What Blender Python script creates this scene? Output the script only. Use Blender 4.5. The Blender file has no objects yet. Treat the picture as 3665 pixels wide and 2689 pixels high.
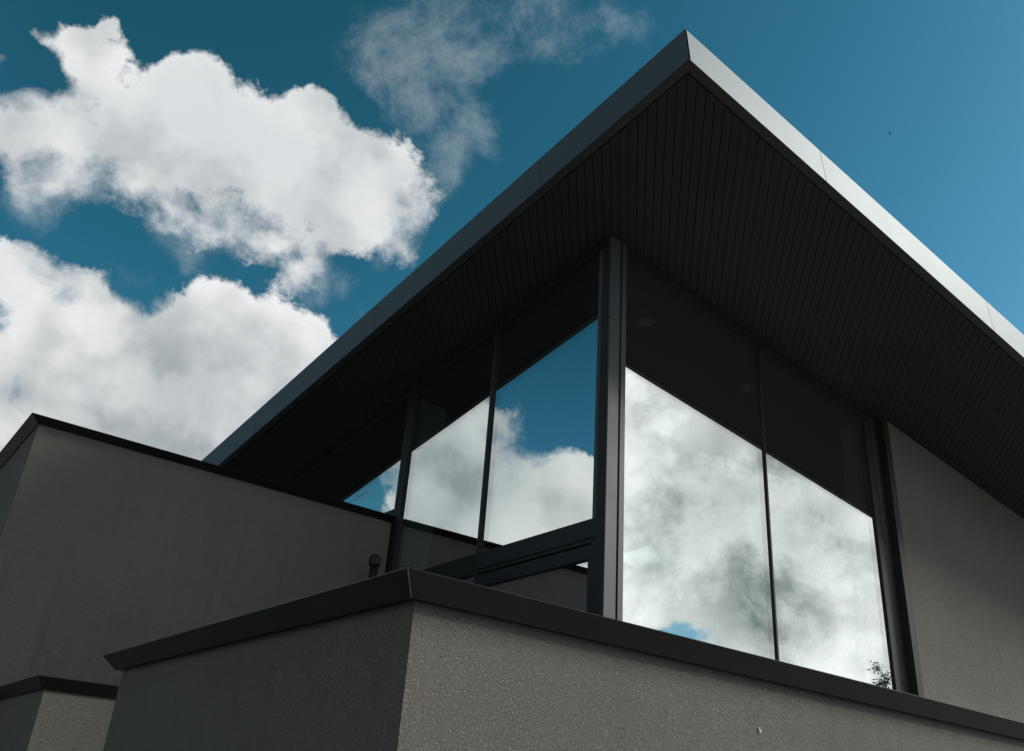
import bpy, bmesh, math, random
from mathutils import Vector, Matrix

scene = bpy.context.scene
COL = scene.collection
random.seed(7)

# ------------------------------------------------------------------ helpers
def tag(o, label=None, cat=None, group=None, kind=None):
    if label: o['label'] = label
    if cat: o['category'] = cat
    if group: o['group'] = group
    if kind: o['kind'] = kind
    return o

def empty(name, loc=(0, 0, 0)):
    o = bpy.data.objects.new(name, None)
    o.location = loc
    o.empty_display_size = 0.2
    COL.objects.link(o)
    return o

class MB:
    """collects polygons and links them as ONE mesh object (vertices in world space)"""
    def __init__(self):
        self.v, self.f, self.m = [], [], []
    def poly(self, pts, mi=0):
        i = len(self.v)
        self.v += [tuple(p) for p in pts]
        self.f.append(tuple(range(i, i + len(pts))))
        self.m.append(mi)
    def hexa(self, b, t, mi=0):
        """b, t: four bottom and four top corners in the same (ccw from above) order"""
        self.poly([b[3], b[2], b[1], b[0]], mi)
        self.poly(t, mi)
        for k in range(4):
            j = (k + 1) % 4
            self.poly([b[k], b[j], t[j], t[k]], mi)
    def box(self, x0, x1, y0, y1, z0, z1, mi=0):
        b = [(x0, y0, z0), (x1, y0, z0), (x1, y1, z0), (x0, y1, z0)]
        t = [(p[0], p[1], z1) for p in b]
        self.hexa(b, t, mi)
    def tube(self, pts, radii, n=12, mi=0, cap=True):
        rings = []
        for k, p in enumerate(pts):
            p = Vector(p)
            a = Vector(pts[max(k - 1, 0)]); c = Vector(pts[min(k + 1, len(pts) - 1)])
            d = (c - a).normalized()
            u = d.cross(Vector((0.31, 0.92, 0.21))).normalized()
            w = d.cross(u)
            rings.append([p + (u * math.cos(2 * math.pi * q / n) + w * math.sin(2 * math.pi * q / n)) * radii[k] for q in range(n)])
        for k in range(len(rings) - 1):
            for q in range(n):
                j = (q + 1) % n
                self.poly([rings[k][q], rings[k][j], rings[k + 1][j], rings[k + 1][q]], mi)
        if cap:
            self.poly(list(reversed(rings[0])), mi)
            self.poly(rings[-1], mi)
    def build(self, name, mats, parent=None, smooth=False, merge=True):
        me = bpy.data.meshes.new(name)
        if not isinstance(mats, (list, tuple)): mats = [mats]
        for m in mats: me.materials.append(m)
        inv = Vector((0, 0, 0))
        if parent is not None:
            q = parent
            while q is not None:
                inv = inv + q.location
                q = q.parent
        if parent is None:
            off = Vector((0, 0, 0))
        else:
            off = inv
        me.from_pydata([tuple(Vector(p) - off) for p in self.v], [], self.f)
        for p, mi in zip(me.polygons, self.m):
            p.material_index = mi
            p.use_smooth = smooth
        if merge:
            bm = bmesh.new(); bm.from_mesh(me)
            bmesh.ops.remove_doubles(bm, verts=bm.verts, dist=1e-5)
            bmesh.ops.recalc_face_normals(bm, faces=bm.faces)
            bm.to_mesh(me); bm.free()
        o = bpy.data.objects.new(name, me)
        COL.objects.link(o)
        if parent is not None: o.parent = parent
        return o

def path_offsets(path, d):
    """offset an open polyline to its left by d with mitred corners"""
    out = []
    n = len(path)
    for i in range(n):
        ns = []
        if i > 0:
            a, b = path[i - 1], path[i]
            l = math.hypot(b[0] - a[0], b[1] - a[1]); ns.append((-(b[1] - a[1]) / l, (b[0] - a[0]) / l))
        if i < n - 1:
            a, b = path[i], path[i + 1]
            l = math.hypot(b[0] - a[0], b[1] - a[1]); ns.append((-(b[1] - a[1]) / l, (b[0] - a[0]) / l))
        if len(ns) == 1:
            q = ns[0]; out.append((path[i][0] + q[0] * d, path[i][1] + q[1] * d))
        else:
            p, q = ns
            s = 1 + p[0] * q[0] + p[1] * q[1]
            out.append((path[i][0] + (p[0] + q[0]) * d / s, path[i][1] + (p[1] + q[1]) * d / s))
    return out

def mitre(mb, path, prof, i, mi=1):
    a = path_offsets(path, prof[1][0])[i]; b = path_offsets(path, prof[0][0])[i]
    mb.tube([(a[0], a[1], prof[1][1] - 0.001), (b[0], b[1], prof[0][1])], [0.0016, 0.0016], 6, mi)

def sweep(mb, path, profile, mi=0):
    """profile: closed list of (inset, z)"""
    loops = [[(x, y, z) for x, y in path_offsets(path, ins)] for ins, z in profile]
    m = len(profile)
    for k in range(m):
        a, b = loops[k], loops[(k + 1) % m]
        for i in range(len(path) - 1):
            mb.poly([a[i], a[i + 1], b[i + 1], b[i]], mi)
    mb.poly([l[0] for l in loops], mi)
    mb.poly([l[-1] for l in reversed(loops)], mi)

# ------------------------------------------------------------------ node helpers
def new_mat(name):
    m = bpy.data.materials.new(name); m.use_nodes = True
    nt = m.node_tree
    return m, nt, nt.nodes['Principled BSDF']

def N(nt, t, **kw):
    n = nt.nodes.new(t)
    for k, v in kw.items():
        setattr(n, k, v)
    return n

def val(nt, sock, v):
    if hasattr(v, 'is_linked') or isinstance(v, bpy.types.NodeSocket):
        nt.links.new(v, sock)
    else:
        sock.default_value = v

def math_(nt, op, a, b=None, c=None, clamp=False):
    n = N(nt, 'ShaderNodeMath', operation=op, use_clamp=clamp)
    val(nt, n.inputs[0], a)
    if b is not None: val(nt, n.inputs[1], b)
    if c is not None: val(nt, n.inputs[2], c)
    return n.outputs[0]

def sstep(nt, x, a, b, lo=0.0, hi=1.0):
    n = N(nt, 'ShaderNodeMapRange', interpolation_type='SMOOTHSTEP')
    val(nt, n.inputs['Value'], x)
    n.inputs['From Min'].default_value = a; n.inputs['From Max'].default_value = b
    n.inputs['To Min'].default_value = lo; n.inputs['To Max'].default_value = hi
    return n.outputs['Result']

def vmath(nt, op, a, b=None, out=0):
    n = N(nt, 'ShaderNodeVectorMath', operation=op)
    val(nt, n.inputs[0], a)
    if b is not None: val(nt, n.inputs[1], b)
    return n.outputs[out]

def vscale(nt, a, s):
    n = N(nt, 'ShaderNodeVectorMath', operation='SCALE')
    val(nt, n.inputs[0], a); val(nt, n.inputs['Scale'], s)
    return n.outputs[0]

def noise(nt, vec, scale, detail=4, rough=0.5, dist=0.0, lac=2.0, out='Fac'):
    n = N(nt, 'ShaderNodeTexNoise')
    nt.links.new(vec, n.inputs['Vector'])
    n.inputs['Scale'].default_value = scale; n.inputs['Detail'].default_value = detail
    n.inputs['Roughness'].default_value = rough; n.inputs['Distortion'].default_value = dist
    n.inputs['Lacunarity'].default_value = lac
    return n.outputs[out]

def mixc(nt, f, a, b, mode='MIX'):
    n = N(nt, 'ShaderNodeMix', data_type='RGBA', blend_type=mode)
    val(nt, n.inputs['Factor'], f)
    for s, v in ((n.inputs[6], a), (n.inputs[7], b)):
        if isinstance(v, tuple): s.default_value = (*v, 1)
        else: nt.links.new(v, s)
    return n.outputs[2]

def mixf(nt, f, a, b):
    n = N(nt, 'ShaderNodeMix', data_type='FLOAT')
    val(nt, n.inputs[0], f); val(nt, n.inputs[2], a); val(nt, n.inputs[3], b)
    return n.outputs[0]

def geo_pos(nt):
    return N(nt, 'ShaderNodeNewGeometry').outputs['Position']

# ------------------------------------------------------------------ materials
def mat_render_wall():
    m, nt, b = new_mat('roughcast_render')
    p = geo_pos(nt)
    big = noise(nt, p, 1.1, 4, 0.55)
    mid = noise(nt, p, 9.0, 5, 0.6)
    grain = noise(nt, p, 150, 3, 0.6)
    c = mixc(nt, sstep(nt, big, 0.3, 0.7), WALL_A, WALL_B)
    c = mixc(nt, sstep(nt, mid, 0.45, 0.75, 0.0, 0.35), c, WALL_C)
    c = mixc(nt, sstep(nt, grain, 0.35, 0.65, 0.0, 0.35), c, WALL_D)
    b.inputs['Roughness'].default_value = 0.92
    b.inputs['Specular IOR Level'].default_value = 0.06
    # roughcast: short, torn ridges about a centimetre long
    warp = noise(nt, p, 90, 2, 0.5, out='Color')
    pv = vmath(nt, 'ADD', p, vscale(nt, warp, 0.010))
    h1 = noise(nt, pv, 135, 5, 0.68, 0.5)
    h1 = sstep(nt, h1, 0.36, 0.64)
    h2 = noise(nt, p, 420, 2, 0.5)
    h = math_(nt, 'ADD', h1, math_(nt, 'MULTIPLY', h2, 0.35))
    c = mixc(nt, math_(nt, 'MULTIPLY', math_(nt, 'SUBTRACT', 1.0, h1), 0.38), c, tuple(q * 0.45 for q in WALL_C))      # pits painted darker, standing in for shade in the relief
    ms = N(nt, 'ShaderNodeMapping'); ms.inputs['Scale'].default_value = (9.0, 9.0, 0.55)
    nt.links.new(p, ms.inputs['Vector'])
    st = noise(nt, ms.outputs[0], 1.0, 6, 0.62)                                     # faint rain streaks
    c = mixc(nt, sstep(nt, st, 0.52, 0.78, 0.0, 0.22), c, tuple(q * 0.62 for q in WALL_C))
    st2 = noise(nt, vmath(nt, 'ADD', ms.outputs[0], (31.0, 7.0, 2.0)), 0.7, 5, 0.6)
    c = mixc(nt, sstep(nt, st2, 0.55, 0.8, 0.0, 0.16), c, tuple(q * 1.25 for q in WALL_D))
    sp = noise(nt, p, 62.0, 1, 0.5)
    c = mixc(nt, sstep(nt, sp, 0.765, 0.79, 0.0, 0.6), c, tuple(q * 0.3 for q in WALL_C))      # stray dark specks
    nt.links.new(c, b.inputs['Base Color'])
    bp = N(nt, 'ShaderNodeBump'); bp.inputs['Strength'].default_value = 1.0; bp.inputs['Distance'].default_value = 0.0046
    nt.links.new(h, bp.inputs['Height']); nt.links.new(bp.outputs[0], b.inputs['Normal'])
    return m

def mat_metal(name, col, metallic, rough, var=0.25, bump=0.0, spec=0.5, fine=0.3, rvar=0.05):
    m, nt, b = new_mat(name)
    p = geo_pos(nt)
    n1 = noise(nt, p, 2.3, 5, 0.6)
    n2 = noise(nt, p, 38, 4, 0.6)
    c = mixc(nt, sstep(nt, n1, 0.3, 0.7), tuple(x * (1 - var) for x in col), tuple(x * (1 + var) for x in col))
    c = mixc(nt, sstep(nt, n2, 0.55, 0.8, 0, fine), c, tuple(x * 1.5 for x in col))
    nt.links.new(c, b.inputs['Base Color'])
    b.inputs['Metallic'].default_value = metallic; b.inputs['Specular IOR Level'].default_value = spec
    nt.links.new(math_(nt, 'ADD', sstep(nt, n1, 0.2, 0.8, -rvar, rvar), rough), b.inputs['Roughness'])
    if bump:
        bp = N(nt, 'ShaderNodeBump'); bp.inputs['Strength'].default_value = 1; bp.inputs['Distance'].default_value = bump
        nt.links.new(noise(nt, p, 1.6, 2, 0.5), bp.inputs['Height']); nt.links.new(bp.outputs[0], b.inputs['Normal'])
    return m

def mat_plain(name, col, rough=0.8, var=0.15, scale=6.0, spec=0.4):
    m, nt, b = new_mat(name)
    n1 = noise(nt, geo_pos(nt), scale, 5, 0.6)
    c = mixc(nt, sstep(nt, n1, 0.3, 0.7), tuple(x * (1 - var) for x in col), tuple(x * (1 + var) for x in col))
    nt.links.new(c, b.inputs['Base Color'])
    b.inputs['Roughness'].default_value = rough
    b.inputs['Specular IOR Level'].default_value = spec
    return m

def mat_boards():
    m, nt, b = new_mat('dark_stained_boards')
    p = geo_pos(nt)
    # grain runs along the boards, at 45 degrees to the walls
    mp = N(nt, 'ShaderNodeMapping', vector_type='POINT')
    mp.inputs['Rotation'].default_value = (0, 0, math.radians(-45)); mp.inputs['Scale'].default_value = (0.6, 22, 1)
    nt.links.new(p, mp.inputs['Vector'])
    g = noise(nt, mp.outputs[0], 3.0, 5, 0.6)
    mp2 = N(nt, 'ShaderNodeMapping', vector_type='POINT')
    mp2.inputs['Rotation'].default_value = (0, 0, math.radians(-45)); mp2.inputs['Scale'].default_value = (0.02, 13.0, 0.02)
    nt.links.new(p, mp2.inputs['Vector'])
    per = noise(nt, mp2.outputs[0], 1.0, 1, 0.5)
    c = mixc(nt, sstep(nt, g, 0.3, 0.7), BOARD_A, BOARD_B)
    c = mixc(nt, sstep(nt, per, 0.3, 0.7, 0.0, 0.5), c, BOARD_C)
    nt.links.new(c, b.inputs['Base Color'])
    b.inputs['Roughness'].default_value = 0.62
    b.inputs['Specular IOR Level'].default_value = 0.3
    return m

def mat_glass(name, refl, tint):
    m = bpy.data.materials.new(name); m.use_nodes = True
    nt = m.node_tree; nt.nodes.remove(nt.nodes['Principled BSDF'])
    out = nt.nodes['Material Output']
    gl = N(nt, 'ShaderNodeBsdfGlossy'); gl.inputs['Roughness'].default_value = 0.0
    gl.inputs['Color'].default_value = (0.96, 0.985, 0.975, 1)
    tr = N(nt, 'ShaderNodeBsdfTransparent'); tr.inputs['Color'].default_value = (*tint, 1)
    mx = N(nt, 'ShaderNodeMixShader'); mx.inputs[0].default_value = refl
    bp = N(nt, 'ShaderNodeBump'); bp.inputs['Strength'].default_value = 1.0; bp.inputs['Distance'].default_value = 0.0004
    nt.links.new(noise(nt, geo_pos(nt), 1.3, 1, 0.4), bp.inputs['Height'])
    nt.links.new(bp.outputs[0], gl.inputs['Normal'])
    nt.links.new(tr.outputs[0], mx.inputs[1]); nt.links.new(gl.outputs[0], mx.inputs[2])
    nt.links.new(mx.outputs[0], out.inputs[0])
    return m

def mat_dome():
    m = bpy.data.materials.new('frosted_dome'); m.use_nodes = True
    nt = m.node_tree; nt.nodes.remove(nt.nodes['Principled BSDF'])
    t = N(nt, 'ShaderNodeBsdfTranslucent'); t.inputs['Color'].default_value = (0.95, 0.97, 0.96, 1)
    d = N(nt, 'ShaderNodeBsdfDiffuse'); d.inputs['Color'].default_value = (0.85, 0.87, 0.86, 1)
    mx = N(nt, 'ShaderNodeMixShader'); mx.inputs[0].default_value = 0.25
    nt.links.new(t.outputs[0], mx.inputs[1]); nt.links.new(d.outputs[0], mx.inputs[2])
    nt.links.new(mx.outputs[0], nt.nodes['Material Output'].inputs[0])
    return m

def mat_leaf(name, a, b_):
    m, nt, b = new_mat(name)
    oi = noise(nt, geo_pos(nt), 2.5, 3, 0.6)
    c = mixc(nt, sstep(nt, oi, 0.3, 0.7), a, b_)
    nt.links.new(c, b.inputs['Base Color'])
    b.inputs['Roughness'].default_value = 0.5
    return m

def mat_ground():
    m, nt, b = new_mat('gravel_paving')
    p = geo_pos(nt)
    br = N(nt, 'ShaderNodeTexBrick'); br.offset = 0.5
    br.inputs['Color1'].default_value = (0.15, 0.145, 0.13, 1); br.inputs['Color2'].default_value = (0.12, 0.115, 0.105, 1)
    br.inputs['Mortar'].default_value = (0.07, 0.07, 0.065, 1)
    br.inputs['Scale'].default_value = 1.0; br.inputs['Brick Width'].default_value = 0.6; br.inputs['Row Height'].default_value = 0.4
    br.inputs['Mortar Size'].default_value = 0.006
    nt.links.new(p, br.inputs['Vector'])
    n1 = noise(nt, p, 4, 5, 0.6)
    c = mixc(nt, sstep(nt, n1, 0.35, 0.7, 0, 0.5), br.outputs['Color'], (0.085, 0.082, 0.072))
    nt.links.new(c, b.inputs['Base Color']); b.inputs['Roughness'].default_value = 0.9
    return m

WALL_A, WALL_B, WALL_C, WALL_D = (0.162, 0.151, 0.133), (0.182, 0.170, 0.151), (0.138, 0.129, 0.114), (0.202, 0.189, 0.169)
BOARD_A, BOARD_B, BOARD_C = (0.029, 0.0295, 0.0275), (0.036, 0.0365, 0.034), (0.024, 0.0245, 0.023)
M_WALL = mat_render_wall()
M_CAP = mat_metal('coping_metal', (0.011, 0.011, 0.011), 0.0, 0.42, spec=0.35)
M_FASCIA = mat_metal('fascia_panel', (0.055, 0.076, 0.083), 0.45, 0.60, 0.03, 0.0, fine=0.04, rvar=0.008)
M_FRAME = mat_metal('frame_metal', (0.014, 0.015, 0.015), 0.0, 0.55, 0.12, spec=0.2)
M_POST = mat_metal('post_metal', (0.042, 0.045, 0.045), 0.0, 0.5, 0.08, spec=0.3)
M_GASKET = mat_plain('rubber_gasket', (0.018, 0.018, 0.018), 0.6)
M_SEAM = mat_metal('seam_metal', (0.16, 0.16, 0.155), 0.3, 0.4, 0.2)
M_TRIM = mat_metal('soffit_trim_metal', (0.040, 0.041, 0.040), 0.0, 0.45, 0.15)
M_BOARD = mat_boards()
M_BACK = mat_plain('board_backing', (0.016, 0.016, 0.015), 0.9)
M_ROOF = mat_plain('roof_membrane', (0.12, 0.12, 0.12), 0.85)
M_GLASS = mat_glass('coated_glass', 0.46, (0.76, 0.84, 0.81))
M_INT = mat_plain('interior_plaster', (0.30, 0.32, 0.30), 0.85, 0.06)
M_INTFLOOR = mat_plain('interior_floor_boards', (0.16, 0.12, 0.09), 0.5)
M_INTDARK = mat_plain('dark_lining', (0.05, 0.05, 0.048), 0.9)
M_PIPE = mat_metal('dark_plastic_pipe', (0.010, 0.011, 0.011), 0.0, 0.45, 0.3, spec=0.25)
M_LENS = mat_plain('frosted_lens', (0.55, 0.57, 0.55), 0.5, 0.03)
M_DOME = mat_dome()
M_BARK = mat_plain('bark', (0.09, 0.07, 0.055), 0.9, 0.35, 14)
M_LEAF = mat_leaf('leaf_green', (0.045, 0.055, 0.032), (0.08, 0.095, 0.05))
M_GROUND = mat_ground()
M_TERRACE = mat_plain('terrace_slabs', (0.14, 0.137, 0.125), 0.85, 0.15, 3)
M_FLECK = mat_plain('pale_chip', (0.75, 0.73, 0.68), 0.8, 0.05)
M_BIRD = mat_plain('dark_feathers', (0.03, 0.03, 0.03), 0.8)

# ------------------------------------------------------------------ setting: ground and terrace
g = MB(); g.poly([(-150, -150, 0), (150, -150, 0), (150, 150, 0), (-150, 150, 0)])
tag(g.build('ground', M_GROUND), kind='structure')

FLOOR = 1.45
t = MB()
t.hexa([(1.9, 2.88, 0.004), (14.0, 2.90, 0.004), (14.0, 8.50, 0.004), (1.9, 8.50, 0.004)],
       [(1.9, 2.88, FLOOR), (14.0, 2.90, FLOOR), (14.0, 8.50, FLOOR), (1.9, 8.50, FLOOR)])
tag(t.build('terrace_floor', M_TERRACE), kind='structure')

# ------------------------------------------------------------------ the house
CX, CY, CZ = 3.9055, 3.2909, 6.9550          # lower front corner of the roof
S = 0.11736                                   # the roof falls by S along both edges
RX, RY = 13.0, 13.0
def under(x, y): return CZ - S * (x - CX) - S * (y - CY)

house = empty('house', (4.8, 5.0, 0))
tag(house, 'modern house with big tilted overhanging roof, glazed corner and dark grey frames', 'house')

# --- roof core (a slab with a square skylight opening)
SKX0, SKX1, SKY0, SKY1 = 9.75, 10.72, 9.15, 10.12
def slab_piece(mb, x0, x1, y0, y1, lo, hi, mi=0):
    c = [(x0, y0), (x1, y0), (x1, y1), (x0, y1)]
    mb.hexa([(x, y, under(x, y) + lo) for x, y in c], [(x, y, under(x, y) + hi) for x, y in c], mi)
def four(x0, x1, y0, y1):
    return [(x0, SKX0, y0, y1), (SKX1, x1, y0, y1), (SKX0, SKX1, y0, SKY0), (SKX0, SKX1, SKY1, y1)]
r = MB()
for q in four(CX + 0.03, CX + RX, CY + 0.03, CY + RY):
    slab_piece(r, *q, 0.022, 0.285)
roof = r.build('roof', [M_BACK], house, merge=False)
roof['label'] = 'tilted dark roof slab with deep overhang'

# --- soffit boards, laid at 45 degrees
def clip(poly, nx, ny, c):
    out = []
    for i in range(len(poly)):
        a, b = poly[i], poly[(i + 1) % len(poly)]
        da, db = a[0] * nx + a[1] * ny - c, b[0] * nx + b[1] * ny - c
        if da <= 0: out.append(a)
        if (da < 0 < db) or (db < 0 < da):
            k = da / (da - db); out.append((a[0] + (b[0] - a[0]) * k, a[1] + (b[1] - a[1]) * k))
    return out
BP, GAP = 0.0770, 0.0065
sb = MB()
TR = 0.098
R2 = math.sqrt(0.5)
for (x0, x1, y0, y1) in four(CX + TR, CX + RX - 0.05, CY + TR, CY + RY - 0.05):
    base = [(x0, y0), (x1, y0), (x1, y1), (x0, y1)]
    ks = [(-(p[0] - CX) + (p[1] - CY)) * R2 / BP for p in base]
    for k in range(math.floor(min(ks)), math.ceil(max(ks)) + 1):
        lo, hi = k * BP + GAP / 2, (k + 1) * BP - GAP / 2
        cc = (-CX * -1 - CY) * R2                      # constant so that the strip is measured from the corner
        pl = clip(base, -R2, R2, hi - cc)
        if len(pl) > 2: pl = clip(pl, R2, -R2, -(lo - cc))
        if len(pl) < 3: continue
        dz = 0.006 + 0.0012 * math.sin(k * 12.9898)
        z = lambda p, e: under(p[0], p[1]) + e
        sb.poly([(p[0], p[1], z(p, dz)) for p in reversed(pl)])
        n = len(pl)
        for i in range(n):
            a, b2 = pl[i], pl[(i + 1) % n]
            sb.poly([(a[0], a[1], z(a, dz)), (b2[0], b2[1], z(b2, dz)), (b2[0], b2[1], z(b2, 0.021)), (a[0], a[1], z(a, 0.021))])
soffit = sb.build('soffit', M_BOARD, roof, merge=False)
soffit['label'] = 'dark narrow soffit boards laid diagonally'

# --- flat metal trim round the boards
tr = MB()
W = 0.083
slab_piece(tr, CX + 0.004, CX + RX, CY + 0.004, CY + W, 0.0, 0.02)
slab_piece(tr, CX + 0.004, CX + W, CY + W + 0.001, CY + RY, 0.0, 0.02)
tr.build('soffit_trim', M_TRIM, roof, merge=False)

# --- fascias made of long panels with open joints
def fasc_top_r(dx): return under(CX + dx, CY) + 0.301 + 0.0085 * dx
def fasc_top_l(dy): return under(CX, CY + dy) + 0.301 + 0.0035 * dy
OUT = -0.0389                                     # the left fascia leans out at its top
J = 0.0065
CH = 0.007
fr = MB()
tops = [OUT, 1.716, 4.566, 7.42, 10.27, RX]
lean = [0.0389, 0.055, 0.064, 0.066, 0.068, 0.0]
for i in range(5):
    a0, a1 = tops[i] + (J / 2 if i else 0), tops[i + 1] - J / 2
    b0, b1 = tops[i] + lean[i] + (J / 2 if i else 0), tops[i + 1] + lean[i + 1] - J / 2
    # outer face y = CY, thickness inwards
    P = lambda dx, dy, z: (CX + dx, CY + dy, z)
    e = 0.0
    ob0, ob1 = P(b0, 0, under(CX + b0, CY)), P(b1, 0, under(CX + b1, CY))
    ot0, ot1 = P(a0, 0, fasc_top_r(a0) - CH), P(a1, 0, fasc_top_r(a1) - CH)
    ct0, ct1 = P(a0, CH, fasc_top_r(a0)), P(a1, CH, fasc_top_r(a1))
    it0, it1 = P(a0 + (0.25 if i == 0 else 0), 0.25, fasc_top_r(a0) - 0.004), P(a1, 0.25, fasc_top_r(a1) - 0.004)
    ib0, ib1 = P(b0, 0.0035, under(CX + b0, CY)), P(b1, 0.0035, under(CX + b1, CY))
    fr.poly([ob0, ob1, ot1, ot0]); fr.poly([ot0, ot1, ct1, ct0]); fr.poly([ct0, ct1, it1, it0])
    fr.poly([ob1, ob0, ib0, ib1])
    fr.poly([ob1, P(b1, 0.02, ob1[2]), P(a1, 0.02, ot1[2]), ot1])
    fr.poly([P(b0, 0.02, ob0[2]), ob0, ot0, P(a0, 0.02, ot0[2])])
fasc_r = fr.build('fascia', M_FASCIA, roof, merge=False)
fasc_r['label'] = 'bright metal fascia on the sunny roof edge'
fl = MB()
tops = [0.0, 1.758, 4.663, 7.757, 10.8, RY]
for i in range(5):
    a0, a1 = tops[i] + (J / 2 if i else 0.0), tops[i + 1] - J / 2
    P = lambda dx, dy, z: (CX + dx, CY + dy, z)
    ob0, ob1 = P(0, a0, under(CX, CY + a0)), P(0, a1, under(CX, CY + a1))
    ot0, ot1 = P(OUT, a0, fasc_top_l(a0) - CH), P(OUT, a1, fasc_top_l(a1) - CH)
    ct0, ct1 = P(OUT + CH, a0 + (CH if i == 0 else 0), fasc_top_l(a0)), P(OUT + CH, a1, fasc_top_l(a1))
    it0, it1 = P(0.25, a0 + (0.25 if i == 0 else 0), fasc_top_l(a0) - 0.004), P(0.25, a1, fasc_top_l(a1) - 0.004)
    ib0, ib1 = P(0.0035, a0, under(CX, CY + a0)), P(0.0035, a1, under(CX, CY + a1))
    fl.poly([ob1, ob0, ot0, ot1]); fl.poly([ot1, ot0, ct0, ct1]); fl.poly([ct1, ct0, it0, it1])
    fl.poly([ob0, ob1, ib1, ib0])
    fl.poly([ob1, ot1, P(OUT + 0.02, a1, ot1[2]), P(0.02, a1, ob1[2])])
    fl.poly([ot0, ob0, P(0.02, a0, ob0[2]), P(OUT + 0.02, a0, ot0[2])])
fasc_l = fl.build('fascia', M_FASCIA, roof, merge=False)
fasc_l['label'] = 'slate grey metal fascia on the shaded roof edge'
rm = MB()
for q in four(CX + 0.2, CX + RX, CY + 0.2, CY + RY):
    slab_piece(rm, *q, 0.287, 0.294)
rm.build('roof_membrane', M_ROOF, roof, merge=False)
# skylight: white lined shaft and a glass lid
sk = MB()
c = [(SKX0, SKY0), (SKX1, SKY0), (SKX1, SKY1), (SKX0, SKY1)]
th = 0.03
ins = [(SKX0 + th, SKY0 + th), (SKX1 - th, SKY0 + th), (SKX1 - th, SKY1 - th), (SKX0 + th, SKY1 - th)]
for k in range(4):
    j = (k + 1) % 4
    q = [c[k], c[j], ins[j], ins[k]]
    sk.hexa([(x, y, under(x, y) - 0.004) for x, y in q], [(x, y, under(x, y) + 0.40) for x, y in q])
skl = sk.build('skylight', M_INT, roof, merge=False)
sg = MB(); slab_piece(sg, SKX0 + 0.031, SKX1 - 0.031, SKY0 + 0.031, SKY1 - 0.031, 0.012, 0.020)

# --- glazed walls -------------------------------------------------------
YG, YW = 5.0373, 4.9411
P0 = Vector((4.7619, 5.1, 0)); DL = 0.01996
TD = Vector((math.sin(DL), math.cos(DL), 0)); ND = Vector((math.cos(DL), -math.sin(DL), 0))   # along the left wall / inwards
def L(t, o=0.0, z=0.0):
    p = P0 + TD * t + ND * o
    return (p.x, p.y, z)
def top_at(x, y, d=-0.002): return under(x, y) + d
def slabL(mb, t0, t1, o0, o1, z0, z1=None, dz=-0.003, mi=0):
    q = [L(t0, o0), L(t0, o1), L(t1, o1), L(t1, o0)]
    q.reverse()
    b = [(x, y, z0) for x, y, _ in q]
    tt = [(x, y, (top_at(x, y, dz) if z1 is None else z1)) for x, y, _ in q]
    mb.hexa(b, tt, mi)
def slabR(mb, x0, x1, o0, o1, z0, z1=None, dz=-0.003, mi=0):
    q = [(x0, YG + o0), (x1, YG + o0), (x1, YG + o1), (x0, YG + o1)]
    mb.hexa([(x, y, z0) for x, y in q], [(x, y, (top_at(x, y, dz) if z1 is None else z1)) for x, y in q], mi)
ZB = FLOOR + 0.004

# left window: fixed frame, panes, mullions, transom
wl = MB()
slabL(wl, -0.037, 0.034, 0.0, 0.09, ZB)                         # jamb beside the corner post
for a, b_ in ((0.0345, 1.694), (1.776, 3.344), (3.511, 8.0)):  # head pieces under the soffit
    q = [L(a, 0.088), L(b_, 0.088), L(b_, 0.006), L(a, 0.006)]
    wl.hexa([(x, y, under(x, y) - 0.10) for x, y, _ in q], [(x, y, under(x, y) - 0.003) for x, y, _ in q])
slabL(wl, 3.511, 8.0, 0.0, 0.09, 4.62, 4.697)                  # sill above the annex roof
slabL(wl, 8.001, 8.08, 0.0, 0.09, ZB)
window_l = wl.build('window', M_FRAME, house, merge=False)
window_l['label'] = 'three pane dark framed glazing on the shaded side'
def paneL(t0, t1, z0, z1=None):
    p = MB(); slabL(p, t0, t1, 0.030, 0.058, z0, z1, -0.06)
    return p.build('pane', M_GLASS, window_l, merge=True)
paneL(0.004, 1.733, 3.84)
paneL(1.737, 3.418, 3.84)
paneL(1.737, 3.418, 1.60, 3.68)
paneL(3.438, 8.02, 4.66)
def mull(t0, t1, z0):
    p = MB()
    c_ = (t0 + t1) / 2
    slabL(p, t0, c_ - 0.006, 0.0, 0.09, z0); slabL(p, c_ + 0.006, t1, 0.0, 0.09, z0)
    slabL(p, c_ - 0.0058, c_ + 0.0058, 0.012, 0.09, z0, mi=1)
    return p.build('mullion', [M_FRAME, M_GASKET], window_l, merge=False)
p = MB(); slabL(p, 1.707, 1.736, 0.006, 0.09, ZB); slabL(p, 1.7365, 1.763, 0.016, 0.09, ZB, mi=1)
p.build('mullion', [M_FRAME, M_GASKET], window_l, merge=False)
mull(3.357, 3.499, ZB)
tm = MB()
slabL(tm, 0.0345, 1.706, 0.0, 0.1, 3.70, 3.862); slabL(tm, 1.764, 3.356, 0.0, 0.1, 3.661, 3.862)
slabL(tm, 0.0345, 1.706, 0.010, 0.1, 3.664, 3.698)
slabL(tm, 0.17, 0.20, -0.003, 0.02, 3.815, 3.828, mi=1); slabL(tm, 1.20, 1.23, -0.003, 0.02, 3.815, 3.828, mi=1)   # drain slots
tm.build('transom', [M_FRAME, M_GASKET], window_l, merge=False)
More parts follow.
